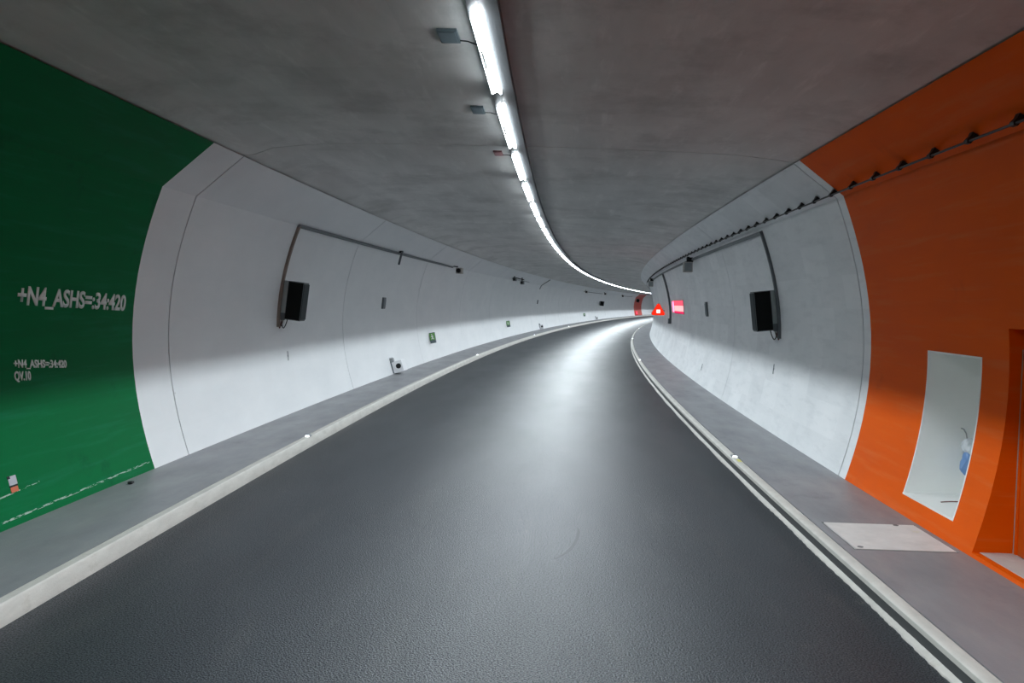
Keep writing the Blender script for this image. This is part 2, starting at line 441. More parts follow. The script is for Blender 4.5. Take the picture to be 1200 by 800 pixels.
for side, nm in ((-1, 'wall_left'), (1, 'wall_right')):
    d = DL if side < 0 else DR; outer = -6.3 if side < 0 else 5.4
    rec = [(z, a + side * .022) for z, a in d]
    bm = BM()
    for j in JOINTS[1:-1]:
        sweep(bm, wall_poly(rec, outer, None, rec[-1][0] - .02), j - GAP - .02, j + GAP + .02, 1)
    root = finish(nm, bm, M['joint'], smooth=35)
    tag(root, 'curved white tunnel wall on the left with a green painted section near the camera' if side < 0 else 'curved white tunnel wall on the right with an orange painted section near the camera', 'wall', kind='structure')
    for j0, j1 in zip(JOINTS[:-1], JOINTS[1:]):
        bm = BM(); u, v = j0 + GAP, j1 - GAP
        pc = PAINT_L if side < 0 else PAINT_R
        white = M['white'] if side < 0 else M['white_r']
        mats = [white, M['green'] if side < 0 else M['orange'], M['red_paint']]
        if v < pc: wall_face_pieces(bm, side, u, v, 1)
        elif u < pc < v:
            wall_face_pieces(bm, side, u, pc, 1); wall_face_pieces(bm, side, pc, v, 0)
        elif side < 0 and u < RED[1] and v > RED[0]:
            cs = sorted({u, v, *[c for c in RED if u < c < v]})
            for p, q in zip(cs[:-1], cs[1:]):
                wall_face_pieces(bm, side, p, q, 2 if RED[0] < (p + q) / 2 < RED[1] else 0)
        else: wall_face_pieces(bm, side, u, v, 0)
        o = finish('wall_block', bm, mats, root, smooth=30)

# ceiling slabs
bm = BM()
for j in JOINTS[1:-1]:
    sweep(bm, [(a, z + .02) for a, z in CEIL] + [(CEIL[-1][0], TOPZ), (CEIL[0][0], TOPZ)], j - .02, j + .02, 1, uvmode='a')
ceiling = finish('ceiling', bm, M['joint'])
tag(ceiling, 'flat grey bare concrete tunnel ceiling', 'ceiling', kind='structure')
for j0, j1 in zip(JOINTS[:-1], JOINTS[1:]):
    bm = BM()
    sweep(bm, CEIL + [(CEIL[-1][0], TOPZ), (CEIL[0][0], TOPZ)], j0 + .012, j1 - .012, 1.6, uvmode='a')
    finish('ceiling_slab', bm, M['ceiling'], ceiling, smooth=50)
bm = BM()                                     # caps above the wall heads so no light leaks in
sweep(bm, [(-4.9, TOPZ - .02), (-6.5, TOPZ - .02), (-6.5, 2.03), (-5.6, 2.03), (-5.0, 2.12), (-4.9, 2.12)], JOINTS[0], SEND, 4)
sweep(bm, [(3.85, TOPZ - .02), (5.6, TOPZ - .02), (5.6, 2.0), (4.4, 2.0), (3.95, 2.12), (3.85, 2.12)], JOINTS[0], SEND, 4)
o = finish('trim_2', bm, M['joint']); tag(o, 'dark shadow gap where the ceiling meets the walls', 'joint', kind='structure')

# white niche lining, recessed into the orange wall
def lining(parent, s0, s1, z0, z1, back, mt, name, thick=.02, front_inset=.0):
    d = DR
    bm = BM()
    zs = [z0 + (z1 - z0) * i / 10 for i in range(11)]
    front = [(wall_a(1, z) + front_inset, z) for z in zs]
    poly_side = front + [(back, z1), (back, z0)]
    sweep(bm, poly_side, s0, s0 + thick, 1)                       # near cheek
    sweep(bm, poly_side, s1 - thick, s1, 1)                       # far cheek
    sweep(bm, [(back - thick, z0), (back - thick, z1), (back, z1), (back, z0)], s0, s1, 1.2)
    f0 = wall_a(1, z0) + front_inset; f1 = wall_a(1, z1) + front_inset
    sweep(bm, [(f0, z0), (back, z0), (back, z0 + thick), (f0, z0 + thick)], s0, s1, 1.2)
    sweep(bm, [(f1, z1), (back, z1), (back, z1 - thick), (f1, z1 - thick)], s0, s1, 1.2)
    return finish(name, bm, mt, parent)
wall_r = bpy.data.objects['wall_right']
lining(wall_r, NICHE[0], NICHE[1], NICHE[2], NICHE[3], 5.2, M['niche'], 'niche_lining', front_inset=-.003)

# door set back in the orange wall at the right edge
DB = 4.635
bm = BM()
zs = [DOOR[2] + (DOOR[3] - DOOR[2]) * i / 10 for i in range(11)]
sweep(bm, [(DB, DOOR[2]), (DB + .06, DOOR[2]), (DB + .06, DOOR[3]), (DB, DOOR[3])], DOOR[0] - .05, DOOR[1] + .05, 1)
leafb = finish('door_1', bm, M['orange'])
tag(leafb, 'orange recessed service door in the orange wall at the right edge', 'door', kind='structure')
bm = BM()
sweep(bm, [(DB - .012, DOOR[2] + .0), (DB, DOOR[2]), (DB, DOOR[3] - .12), (DB - .012, DOOR[3] - .12)], DOOR[1] - .055, DOOR[1] - .012, 1)
sweep(bm, [(DB - .012, DOOR[3] - .16), (DB, DOOR[3] - .16), (DB, DOOR[3] - .12), (DB - .012, DOOR[3] - .12)], DOOR[0] + .02, DOOR[1] - .055, 1)
finish('door_frame', bm, M['orange'], leafb)
bm = BM()
sweep(bm, [(DB - .025, DOOR[2] + .02), (DB, DOOR[2] + .02), (DB, DOOR[3] - .36), (DB - .025, DOOR[3] - .36)], DOOR[0] + .1, DOOR[1] - .11, 1)
finish('door_leaf', bm, M['door'], leafb)
bm = BM()
sweep(bm, [(DB - .016, DOOR[2]), (DB - .003, DOOR[2]), (DB - .003, DOOR[3] - .2), (DB - .016, DOOR[3] - .2)], DOOR[1] - .014, DOOR[1] - .002, 1)
finish('corner_strip', bm, M['seal'], leafb)
bm = BM()
sweep(bm, [(4.305, DOOR[2] - .02), (DB, DOOR[2] - .02), (DB, DOOR[2] + .004), (4.305, DOOR[2] + .004)], DOOR[0], DOOR[1], 1, uvmode='a')
finish('threshold', bm, M['sill'], leafb)

# ------------------------------------------------------------------ lighting: a rail with a row of LED luminaires
LA = -.545; LZ = 2.108                         # lateral place and height of the light line
bm = BM()
sweep(bm, [(LA - .07, 2.155), (LA + .165, 2.155), (LA + .165, 2.245), (LA - .07, 2.245)], JOINTS[0] + 1, SEND - 1, 2.4)
rail = finish('light_rail', bm, M['rail']); tag(rail, 'grey metal rail along the ceiling carrying the row of lamps', 'rail')
PITCH_L, LEN_L = 3.085, 2.36
E_, B_, C_ = .0276, .042, .0026
def luminaire(s):
    root = empty('led_luminaire', lane_frame(s, LA, LZ))
    h = LEN_L / 2
    bm = BM()                                  # housing: inverted U over the trough
    for y in (-1, 1):
        vs = [(y * B_, 0), (y * (B_ + .008), 0), (y * (B_ + .008), E_ + .006), (y * B_, E_ + .006)]
        q = [[bm.verts.new((x, v[0], v[1])) for v in vs] for x in (-h, h)]
        for k in range(4): bm.faces.new((q[0][k], q[0][(k + 1) % 4], q[1][(k + 1) % 4], q[1][k]))
        bm.faces.new(q[0]); bm.faces.new(q[1])
    box(bm, -h, h, -B_ - .008, B_ + .008, E_ + .006, E_ + .012)
    part('housing', bm, M['opal'], root)
    # trough flanks: wide at both ends, pinched in the middle
    bm = BM()
    st = [(-h, 1), (-h * .45, 1), (-h * .15, .5), (h * .15, .5), (h * .45, 1), (h, 1)]
    for y in (-1, 1):
        pv = None
        for x, k in st:
            lip = (x, y * B_, 0.0); ap = (x, y * C_, E_)
            mid = (x, y * (C_ + (B_ - C_) * k), E_ - E_ * k)
            cur = [bm.verts.new(ap), bm.verts.new(mid), bm.verts.new(lip)]
            if pv:
                f = bm.faces.new((pv[0], pv[1], cur[1], cur[0])); f.material_index = 0
                f = bm.faces.new((pv[1], pv[2], cur[2], cur[1])); f.material_index = 1
            pv = cur
    bmesh.ops.remove_doubles(bm, verts=bm.verts[:], dist=1e-5)
    part('reflector', bm, [M['trough'], M['black']], root)
    bm = BM()
    v = [bm.verts.new(p) for p in ((-h, -C_, E_), (h, -C_, E_), (h, C_, E_), (-h, C_, E_))]
    f = bm.faces.new(v)
    part('led_line', bm, M['led'], root)
    return root
def copy_tree(o, m4):
    c = o.copy(); COL.objects.link(c); c.matrix_world = m4
    for ch in list(o.children):
        k = ch.copy(); COL.objects.link(k); k.parent = c; k.matrix_parent_inverse = Matrix.Identity(4)
    return c
LS = 7.62
proto = luminaire(LS)
tag(proto, 'nearest bright white strip lamp on the ceiling rail, at the top of the picture', 'lamp', 'strip lamps along the ceiling')
ordn = ['second', 'third', 'fourth', 'fifth', 'sixth', 'seventh', 'eighth', 'ninth', 'tenth', 'eleventh', 'twelfth', 'thirteenth', 'fourteenth', 'fifteenth', 'sixteenth', 'seventeenth', 'eighteenth', 'nineteenth', 'twentieth']
ordn += ['twenty-' + q for q in ('first', 'second', 'third', 'fourth', 'fifth')]
k = -11
while LS + k * PITCH_L < 215:
    if k != 0:
        c = copy_tree(proto, lane_frame(LS + k * PITCH_L, LA, LZ))
        if 1 <= k <= len(ordn): c['label'] = ordn[k - 1] + ' strip lamp of the ceiling row, counted from the one nearest the camera'
        elif k > 0: c['label'] = 'small distant white strip lamp far along the ceiling row'
        else: c['label'] = 'white strip lamp of the ceiling row overhead, behind the view'
    k += 1

# junction boxes beside the lamps
for s, a, mt, lab, w in ((7.32, -.86, 'ceilbox', 'dark teal junction box beside the nearest strip lamp', .17), (10.1, -.86, 'ceilbox', 'dark teal junction box beside the second strip lamp', .15), (13.0, -.83, 'ceilbox_red', 'dull red junction box beside the third strip lamp', .13)):
    zc = ceil_z(a)
    root = empty('junction_box', lane_frame(s, a, zc))
    bm = BM(); box(bm, -.17, .17, -w / 2, w / 2, -.024, .002, bev=.005); part('box_body', bm, M[mt], root)
    bm = BM(); box(bm, -.15, .15, -w / 2 + .02, w / 2 - .02, -.029, -.024, bev=.001); part('lid', bm, M[mt], root)
    bm = BM(); tube(bm, [(.10, -w / 2, -.02), (.16, -w / 2 - .06, -.008), (.24, -w / 2 - .11, -.006), (.30, -w / 2 - .17, -.008)], .006); part('cable', bm, M['cable'], root, 60)
    tag(root, lab, 'box', 'ceiling junction boxes')

# ------------------------------------------------------------------ lettering on the green wall
def lettering(text, s_a, s_b, z_a, z_b, cap, label):
    cu = bpy.data.curves.new('t', 'FONT'); cu.body = text; cu.size = 1; cu.offset = .028; cu.resolution_u = 4
    to = bpy.data.objects.new('t', cu); COL.objects.link(to)
    bpy.context.view_layer.update()
    me = bpy.data.meshes.new_from_object(to.evaluated_get(bpy.context.evaluated_depsgraph_get()))
    bpy.data.objects.remove(to); bpy.data.curves.remove(cu)
    bm = BM(); bm.from_mesh(me); bpy.data.meshes.remove(me)
    bmesh.ops.remove_doubles(bm, verts=bm.verts[:], dist=1e-4)
    xs = [v.co.x for v in bm.verts]; x0, x1 = min(xs), max(xs)
    r = bmesh.ops.extrude_face_region(bm, geom=bm.faces[:])
    top = {v for v in r['geom'] if isinstance(v, bmesh.types.BMVert)}
    for v in bm.verts:
        t = (v.co.x - x0) / (x1 - x0)
        s = s_a + (s_b - s_a) * t; z = z_a + (z_b - z_a) * t + v.co.y / .73 * cap
        v.co = P(s, wall_a(-1, z) + (.006 if v in top else .0), z)
    o = finish('painted_lettering', bm, M['letter'])
    return tag(o, label, 'lettering', 'lettering on the green wall')
lettering('+N4_ASHS=:34:420', 8.87, 11.15, -.135, -.225, .205, 'large pale lettering +N4_ASHS=:34:420 on the green wall')
lettering('+N4_ASHS=:34:420', 8.84, 9.81, -.815, -.89, .088, 'small pale lettering +N4_ASHS=:34:420 low on the green wall')
lettering('QV.10', 8.84, 9.12, -.955, -.975, .100, 'small pale lettering QV.10 in the lowest line on the green wall')

# ------------------------------------------------------------------ lane signal boxes, both walls
def wall_path(side, pts, off):
    return [P(s, wall_a(side, z) - side * off, z) for s, z in pts]
def strip(bm, side, pts, w, h):
    """flat trunking lying on the wall along (s,z) points"""
    pts3 = []
    n = len(pts); rings = []
    for i, (s, z) in enumerate(pts):
        s2, z2 = pts[min(i + 1, n - 1)]; s1, z1 = pts[max(i - 1, 0)]
        p = P(s, wall_a(side, z), z); d = (P(s2, wall_a(side, z2), z2) - P(s1, wall_a(side, z1), z1)).normalized()
        m4 = wall_frame(side, s, z); nn = Vector((m4[0][1], m4[1][1], m4[2][1])); c = d.cross(nn).normalized()
        rings.append([bm.verts.new(p + c * x + nn * y) for x, y in ((-w / 2, -.01), (w / 2, -.01), (w / 2, h), (-w / 2, h))])
    for a, b in zip(rings[:-1], rings[1:]):
        for k in range(4): bm.faces.new((a[k], a[(k + 1) % 4], b[(k + 1) % 4], b[k]))
    bm.faces.new(rings[0]); bm.faces.new(rings[-1])
ZT = 1.47
def signal(side, label):
    s = 17.3; z = -.05
    root = empty('lane_signal', wall_frame(side, s, z))
    w0, w1 = (.13, .46)                                    # distance out of the wall
    bm = BM(); box(bm, 0, .34, w0, w1, -.40, .40, bev=.012); part('housing', bm, M['conduit'], root)
    bm = BM(); box(bm, -.012, .004, w0 + .012, w1 - .012, -.385, .385, bev=.004); part('screen', bm, M['screen'], root)
    bm = BM()
    box(bm, .0, .34, w1, w1 + .012, -.37, .37); part('side_panel', bm, M['sidepanel'], root)
    bm = BM(); box(bm, .02, .06, .0, w0 + .01, -.26, .40); box(bm, .0, .02, .05, w0 - .005, -.3, .40); part('mounting_plate', bm, M['galv'], root)
    bm = BM(); box(bm, -.03, .07, .03, w0, -.42, -.27, bev=.008); part('terminal_box', bm, M['conduit'], root)
    for y0, y1, mt, dp in ((.02, .07, 'redcable', -.60), (.06, .19, 'cable', -.585), (-.0 + .015, .105, 'brown', -.56)):
        bm = BM(); pts = []
        for i in range(9):
            t = i / 8
            pts.append((.03, y0 + (y1 - y0) * t, -.40 + (dp + .40) * math.sin(math.pi * t) ** .8 if 0 < t < 1 else -.40))
        tube(bm, pts, .011, 6); part('cable', bm, M[mt], root, 60)
    tag(root, label, 'traffic signal', 'black lane signals on the walls')
    # trunking that feeds it
    bm = BM()
    zz = [-.62 + (ZT + .62) * i / 10 for i in range(11)]
    strip(bm, side, [(17.22, q) for q in zz], .075 if side < 0 else .085, .05)
    o = finish('cable_drop', bm, M['brown'] if side < 0 else M['conduit'])
    tag(o, 'brownish cable drop running down the left wall to the black signal' if side < 0 else 'dark grey trunking running down the right wall to the black signal', 'conduit', 'cable drops to the signals')
signal(-1, 'black rectangular lane signal projecting from the left wall')
signal(1, 'black rectangular lane signal projecting from the right wall')
def trunking(side, s0, s1, z, label, w=.07, h=.05, mt='conduit'):
    bm = BM()
    n = int((s1 - s0) / 1.0) + 1
    strip(bm, side, [(s0 + (s1 - s0) * i / n, z) for i in range(n + 1)], w, h)
    o = finish('cable_trunking', bm, M[mt]); tag(o, label, 'conduit', 'cable trunking along the walls'); return o
trunking(-1, 17.18, 37.0, ZT, 'dark trunking along the left wall from the cable drop to the first camera')
trunking(-1, 58.2, 66.0, 1.55, 'thin trunking beyond the twin camera bracket on the left wall', .035, .03, 'metal')
trunking(-1, 110.0, 131.0, 1.5, 'distant trunking high on the left wall between two small boxes', .06)
trunking(-1, 158.0, 175.0, 1.5, 'farthest trunking high on the left wall before the red section', .06)
trunking(1, 17.18, 90.0, 1.47, 'dark trunking along the right wall from the signal into the distance', .075, .06)

# ------------------------------------------------------------------ wall cameras and other devices under the trunking
def wall_camera(side, s, z, label, heads=1, scale=1.0):
    root = empty('wall_camera', wall_frame(side, s, z, lean=False))
    k = scale
    bm = BM(); box(bm, -.06 * k, .06 * k, -.05, .05 * k, .08 * k, .2 * k, bev=.008); cyl(bm, (0, .03 * k, .12 * k), (0, .25 * k, .10 * k), .022 * k); part('bracket', bm, M['black'], root)
    for i in range(heads):
        dy = .52 * i; dz = -.16 * i if heads == 1 else .10 - .22 * i
        bm = BM(); box(bm, -.12 * k, .36 * k, .18 * k + dy, .40 * k + dy, -.16 * k + dz, .06 * k + dz, bev=.015); bd = part('camera_body', bm, M['tan_box' if heads == 1 else 'conduit'], root)
        bm = BM(); cyl(bm, (-.20 * k, .29 * k + dy, -.05 * k + dz), (-.11 * k, .29 * k + dy, -.05 * k + dz), .085 * k, .095 * k); part('lens', bm, M['black'], bd, 40)
    if heads > 1:
        bm = BM(); cyl(bm, (0, .0, .24), (0, .95, .02), .03); part('cross_bar', bm, M['black'], root, 40)
        for y, z in ((.29, .16), (.81, .05)):
            bm = BM(); cyl(bm, (0, y, z - .12), (0, y, z + .12), .04); part('stem', bm, M['black'], root, 40)
    tag(root, label, 'camera', 'cameras and boxes high on the walls')
wall_camera(-1, 37.1, 1.36, 'dark camera on a bracket at the end of the left trunking', 1, 1.15)
wall_camera(-1, 57.0, 1.45, 'twin dark cameras on a cross bar high on the left wall', 2)
wall_camera(-1, 109.5, 1.50, 'distant dark box high on the left wall at the near end of a trunking', 1, 1.3)
wall_camera(-1, 131.5, 1.55, 'distant dark box high on the left wall at the far end of a trunking', 1, 1.3)
wall_camera(-1, 157.0, 1.50, 'farthest dark box high on the left wall before the red section', 1, 1.4)
def hanging_box(s, label):
    root = empty('loudspeaker', wall_frame(1, s, 1.47, lean=False))
    bm = BM(); box(bm, -.16, .2, .02, .30, -.42, -.10, bev=.02); sb = part('speaker_body', bm, M['tan_box'], root)
    bm = BM(); box(bm, -.172, -.158, .05, .27, -.39, -.13, bev=.004); part('grille', bm, M['metal'], sb)
    bm = BM(); box(bm, -.04, .06, .0, .2, -.10, .05, bev=.006); box(bm, -.08, .1, .12, .2, -.02, .07, bev=.006); part('clamp', bm, M['black'], root)
    tag(root, label, 'loudspeaker', 'boxes hung under the right trunking')
hanging_box(27.6, 'taupe box hanging under the right trunking, nearer of two')
hanging_box(50.8, 'taupe box hanging under the right trunking, farther of two beside the bend')

def slim_plate(side, s, z0, z1, label):
    root = empty('wall_detector', wall_frame(side, s, (z0 + z1) / 2))
    h = (z1 - z0) / 2
    bm = BM(); box(bm, -.17, .17, -.005, .05, -h, h, bev=.01); part('detector_body', bm, M['conduit'], root)
    bm = BM(); box(bm, -.14, .14, .05, .062, -h + .05, h - .05, bev=.004); part('cover', bm, M['slate'], root)
    tag(root, label, 'wall box', 'slim dark boxes on the walls')
slim_plate(-1, 26.55, -.31, .05, 'slim dark upright box on the left wall below the hanging probe')
slim_plate(1, 26.85, -.33, .12, 'slim dark upright box on the right wall beyond the signal')
slim_plate(-1, 74.8, -.15, .2, 'small distant upright dark box on the left wall')
def arm(side, s, label, size=1.0):
    root = empty('pendant_probe', wall_frame(side, s, ZT, lean=False))
    bm = BM(); cyl(bm, (.15, .04, .03), (.15, .16, .03), .035, n=10); part('pivot', bm, M['black'], root, 40)
    bm = BM(); tube(bm, [(.15, .15, .03), (-.05, .16, -.05), (-.30, .14, -.38 * size)], .035, 8); part('arm_tube', bm, M['conduit'], root, 40)
    tag(root, label, 'probe')
arm(-1, 26.6, 'short dark probe hanging from the left trunking above the slim box')
bm = BM(); strip(bm, -1, [(75.2, 2.0), (74.6, 1.7), (74.2, 1.47), (74.0, 1.15)], .07, .05)
o = finish('hanging_conduit', bm, M['conduit']); tag(o, 'slanting dark conduit on the left wall under the ceiling edge, far off', 'conduit')

# short slots / bolts in the bright wall band
for side, s, z, lab in ((-1, 17.75, -1.25, 'short thin metal stub on the left wall below the black signal'), (1, 17.53, -1.25, 'short thin metal stub on the right wall below the black signal'), (1, 26.75, -1.9, 'short thin metal stub on the right wall near the walkway, farther along')):
    root = empty('wall_stub', wall_frame(side, s, z))
    bm = BM(); tube(bm, [(-.02, .012, -.1), (0, .012, 0), (.0, .012, .1)], .009, 6); part('stub', bm, M['metal'], root, 60)
    bm = BM(); box(bm, -.015, .015, -.004, .012, -.02, .02); part('clip', bm, M['metal'], root)
    tag(root, lab, 'stub', 'thin stubs on the white walls')
for ds, dz, lab in ((0, 0, 'upper of two tiny grey anchors low on the left white wall'), (-.02, -.09, 'lower of two tiny grey anchors low on the left white wall')):
    root = empty('wall_anchor', wall_frame(-1, 12.5 + ds, -1.48 + dz))
    bm = BM(); cyl(bm, (0, -.002, 0), (0, .004, 0), .018, n=8); cyl(bm, (0, .004, 0), (0, .008, 0), .01, n=6); part('anchor_head', bm, M['letter'], root)
    tag(root, lab, 'anchor', 'wall anchors')

# ------------------------------------------------------------------ green escape signs
def escape_sign(s, label):
    root = empty('escape_sign', wall_frame(-1, s, -1.55))
    bm = BM(); box(bm, 0, .10, .02, .25, -.215, .215, bev=.008); part('sign_box', bm, M['slate'], root)
    bm = BM(); box(bm, -.008, .002, .03, .24, -.09, .19); gf = part('green_face', bm, M['bin_green'], root)
    bm = BM(); box(bm, -.008, .002, .03, .24, -.205, -.10); part('grey_face', bm, M['slate'], root)
    bm = BM()                                  # pale running figure
    cyl(bm, (-.012, .125, .14), (-.006, .125, .14), .022, n=10)
    for a, b, r in (((.13, .105), (.145, .0), .022), ((.145, .0), (.185, -.06), .014), ((.14, .0), (.09, -.05), .014), ((.13, .09), (.085, .04), .011), ((.13, .09), (.18, .05), .011)):
        p0, p1 = Vector((-.010, a[0], a[1])), Vector((-.010, b[0], b[1])); d = (p1 - p0).normalized(); c = Vector((0, -d.z, d.y)) * r
        vs = [bm.verts.new(q + Vector((e, 0, 0))) for e in (-.003, .003) for q in (p0 + c, p1 + c, p1 - c, p0 - c)]
        for q in ((0, 1, 2, 3), (7, 6, 5, 4), (0, 4, 5, 1), (1, 5, 6, 2), (2, 6, 7, 3), (3, 7, 4, 0)): bm.faces.new([vs[i] for i in q])
    part('pictogram', bm, M['plastic_white'], gf)
    bm = BM(); box(bm, .02, .08, -.005, .03, -.12, .12); part('bracket', bm, M['metal'], root)
    tag(root, label, 'sign', 'green escape signs on the left wall')
escape_sign(33.9, 'nearest small green escape sign on the white left wall')
escape_sign(57.8, 'second small green escape sign on the white left wall, farther along')
escape_sign(112.8, 'far tiny green escape sign on the white left wall')

# ------------------------------------------------------------------ white hydrant panels at the foot of the left wall
def hydrant(s, label):
    root = empty('hydrant_cabinet', wall_frame(-1, s, -2.2))
    bm = BM(); box(bm, -.02, .55, -.01, .36, -.20, .17, bev=.012); bd = part('cabinet_body', bm, M['plastic_white'], root)
    bm = BM(); cyl(bm, (-.05, .23, -.0), (-.018, .23, -.0), .08, .085, 16); part('coupling', bm, M['black'], bd, 40)
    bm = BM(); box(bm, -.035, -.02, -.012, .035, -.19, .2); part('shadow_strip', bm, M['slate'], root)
    bm = BM(); box(bm, -.03, .12, -.01, .12, .16, .30, bev=.01); vb = part('valve_box', bm, M['metal'], root)
    bm = BM(); box(bm, -.034, .13, -.012, .13, .30, .33, bev=.006); part('cap', bm, M['plastic_white'], vb)
    tag(root, label, 'hydrant', 'white hydrant cabinets at the left wall foot')
hydrant(26.9, 'nearest white cabinet with a black round coupling at the foot of the left wall')
hydrant(75.0, 'second white cabinet at the foot of the left wall, farther along')
hydrant(125.5, 'farthest tiny white cabinet at the foot of the left wall')

# ------------------------------------------------------------------ leaky cable with clips on the right wall head
CZ, CA = 1.568, 3.878
root = empty('radiating_cable', lane_frame(2.0, CA, CZ))
inv = root.matrix_world.inverted()
bm = BM(); tube(bm, [inv @ P(s, CA, CZ) for s in np.arange(-2, 95, 1.0)], .013, 8); part('cable_line', bm, M['cable'], root, 60)
clip_me = None
s = 5.77; i = 0
while s < 62:
    m4 = inv @ lane_frame(s, CA, CZ)
    if clip_me is None:
        bm = BM()
        q = [[bm.verts.new((x, y_, z_)) for y_, z_ in [(-.012, -.024), (.022, -.018), (.024, .012), (-.01, .05), (-.025, .085), (-.085, .045), (-.05, .025)]] for x in (-.035, .035)]
        nq = len(q[0])
        for k in range(nq): bm.faces.new((q[0][k], q[0][(k + 1) % nq], q[1][(k + 1) % nq], q[1][k]))
        bm.faces.new(q[0]); bm.faces.new(q[1])
        c = part('clip', bm, M['black'], root); clip_me = c.data
    else:
        c = bpy.data.objects.new('clip', clip_me); COL.objects.link(c); c.parent = root
    c.matrix_local = m4
    s += .80
tag(root, 'thin black cable held by many small clips high along the right wall', 'cable')

# ------------------------------------------------------------------ kerb lights
def kerb_light(side, s, label):
    a = -4.135 if side < 0 else 2.985
    root = empty('kerb_light', lane_frame(s, a, WALK + .008))
    bm = BM(); box(bm, -.05, .07, -.045, .045, -.012, .022, bev=.008); part('stud_body', bm, M['metal'], root)
    bm = BM(); box(bm, -.056, -.048, -.034, .034, .0, .019); part('stud_lens', bm, M['stud'], root)
    tag(root, label, 'kerb light', 'small lights on the kerbs')
kerb_light(1, 13.7, 'nearest small bright light on the right kerb')
kerb_light(1, 37.1, 'second small bright light on the right kerb')
kerb_light(1, 60.0, 'third small bright light on the right kerb, in the bend')
kerb_light(1, 86.0, 'farthest small bright light on the right kerb')
kerb_light(-1, 14.4, 'nearest small light on the left kerb')
kerb_light(-1, 37.5, 'second small bright light on the left kerb')
kerb_light(-1, 62.0, 'third small bright light on the left kerb')
kerb_light(-1, 87.0, 'farthest small bright light on the left kerb')
bm = BM()
sweep(bm, [(2.96, WALK + .0085), (3.02, WALK + .0085), (3.02, WALK + .0105), (2.96, WALK + .0105)], 13.25, 13.45, .1)
o = finish('paint_mark', bm, M['yellow']); tag(o, 'small yellow paint mark on the right kerb in front of its light', 'paint mark')

# ------------------------------------------------------------------ manhole cover on the right walkway
root = empty('manhole_cover', lane_frame((MAN[0] + MAN[1]) / 2, (MAN[2] + MAN[3]) / 2, WALK))
inv = root.matrix_world.inverted()
def rect_plate(bm, s0, s1, a0, a1, z0, z1):
    uvl = bm.loops.layers.uv.get('UVMap') or bm.loops.layers.uv.new('UVMap')
    c = {}
    for si in (s0, s1):
        for ai in (a0, a1):
            for zi in (z0, z1): c[(si, ai, zi)] = bm.verts.new(inv @ P(si, ai, zi))
    K = [(s0, a0), (s1, a0), (s1, a1), (s0, a1)]
    for zi in (z0, z1):
        f = bm.faces.new([c[(u, v, zi)] for u, v in K])
        for lp, (u, v) in zip(f.loops, K): lp[uvl].uv = (u, v)
    for (u, v), (u2, v2) in zip(K, K[1:] + K[:1]):
        bm.faces.new([c[(u, v, z0)], c[(u2, v2, z0)], c[(u2, v2, z1)], c[(u, v, z1)]])
bm = BM(); rect_plate(bm, MAN[0] + .022, MAN[1] - .022, MAN[2] + .022, MAN[3] - .02, WALK - .058, WALK + .004); part('slab', bm, M['cover'], root)
bm = BM()
for q in ((MAN[0], MAN[0] + .009, MAN[2], MAN[3]), (MAN[1] - .009, MAN[1], MAN[2], MAN[3]), (MAN[0], MAN[1], MAN[2], MAN[2] + .009)):
    rect_plate(bm, *q, WALK - .058, WALK + .001)
part('steel_frame', bm, M['conduit'], root)
for ss_, aa_ in ((MAN[0] + .09, MAN[2] + .09), (MAN[1] - .06, MAN[2] + .80)):
    bm = BM(); cyl(bm, inv @ P(ss_, aa_, WALK + .003), inv @ P(ss_, aa_, WALK + .007), .03, n=10); part('lifting_eye', bm, M['conduit'], root)
tag(root, 'pale concrete manhole cover set in the right walkway beside the orange wall', 'manhole cover')

# ------------------------------------------------------------------ in the niche
root = empty('plastic_bundle', lane_frame(10.06, 4.92, -2.162))
bm = BM()
bmesh.ops.create_icosphere(bm, subdivisions=3, radius=1)
rnd = random.Random(3)
for v in bm.verts:
    n = 1 + .12 * math.sin(9 * v.co.x + 4 * v.co.z) + .1 * math.sin(7 * v.co.y - 5 * v.co.z) + rnd.uniform(-.04, .04)
    w = .085 * (1 - .25 * v.co.z)
    v.co = Vector((v.co.x * w * n, v.co.y * w * n, .42 + v.co.z * .17))
part('blue_wrap', bm, M['blue'], root, 50)
bm = BM()
bmesh.ops.create_icosphere(bm, subdivisions=3, radius=1)
for v in bm.verts:
    n = 1 + .18 * math.sin(11 * v.co.x + 6 * v.co.z) + rnd.uniform(-.06, .06)
    v.co = Vector((v.co.x * .085 * n, v.co.y * .09 * n, .60 + v.co.z * .09 * n))
part('clear_wrap', bm, M['film'], root, 50)
bm = BM(); tube(bm, [(.04, 0, .62), (.10, 0, .74), (.16, 0, .78), (.222, 0, .78)], .008, 6); part('hook', bm, M['metal'], root, 60)
tag(root, 'blue and white plastic wrapped bundle hanging inside the white niche', 'bundle')
bm = BM(); tube(bm, [P(9.78 + .05 * math.sin(i * .5), 4.50 + .055 * i, -2.157 + .012 * max(0, i - 4)) for i in range(9)], .006, 6)
o = finish('loose_cable', bm, M['redcable'], smooth=60); tag(o, 'thin red-brown cable end lying on the floor of the white niche', 'cable')

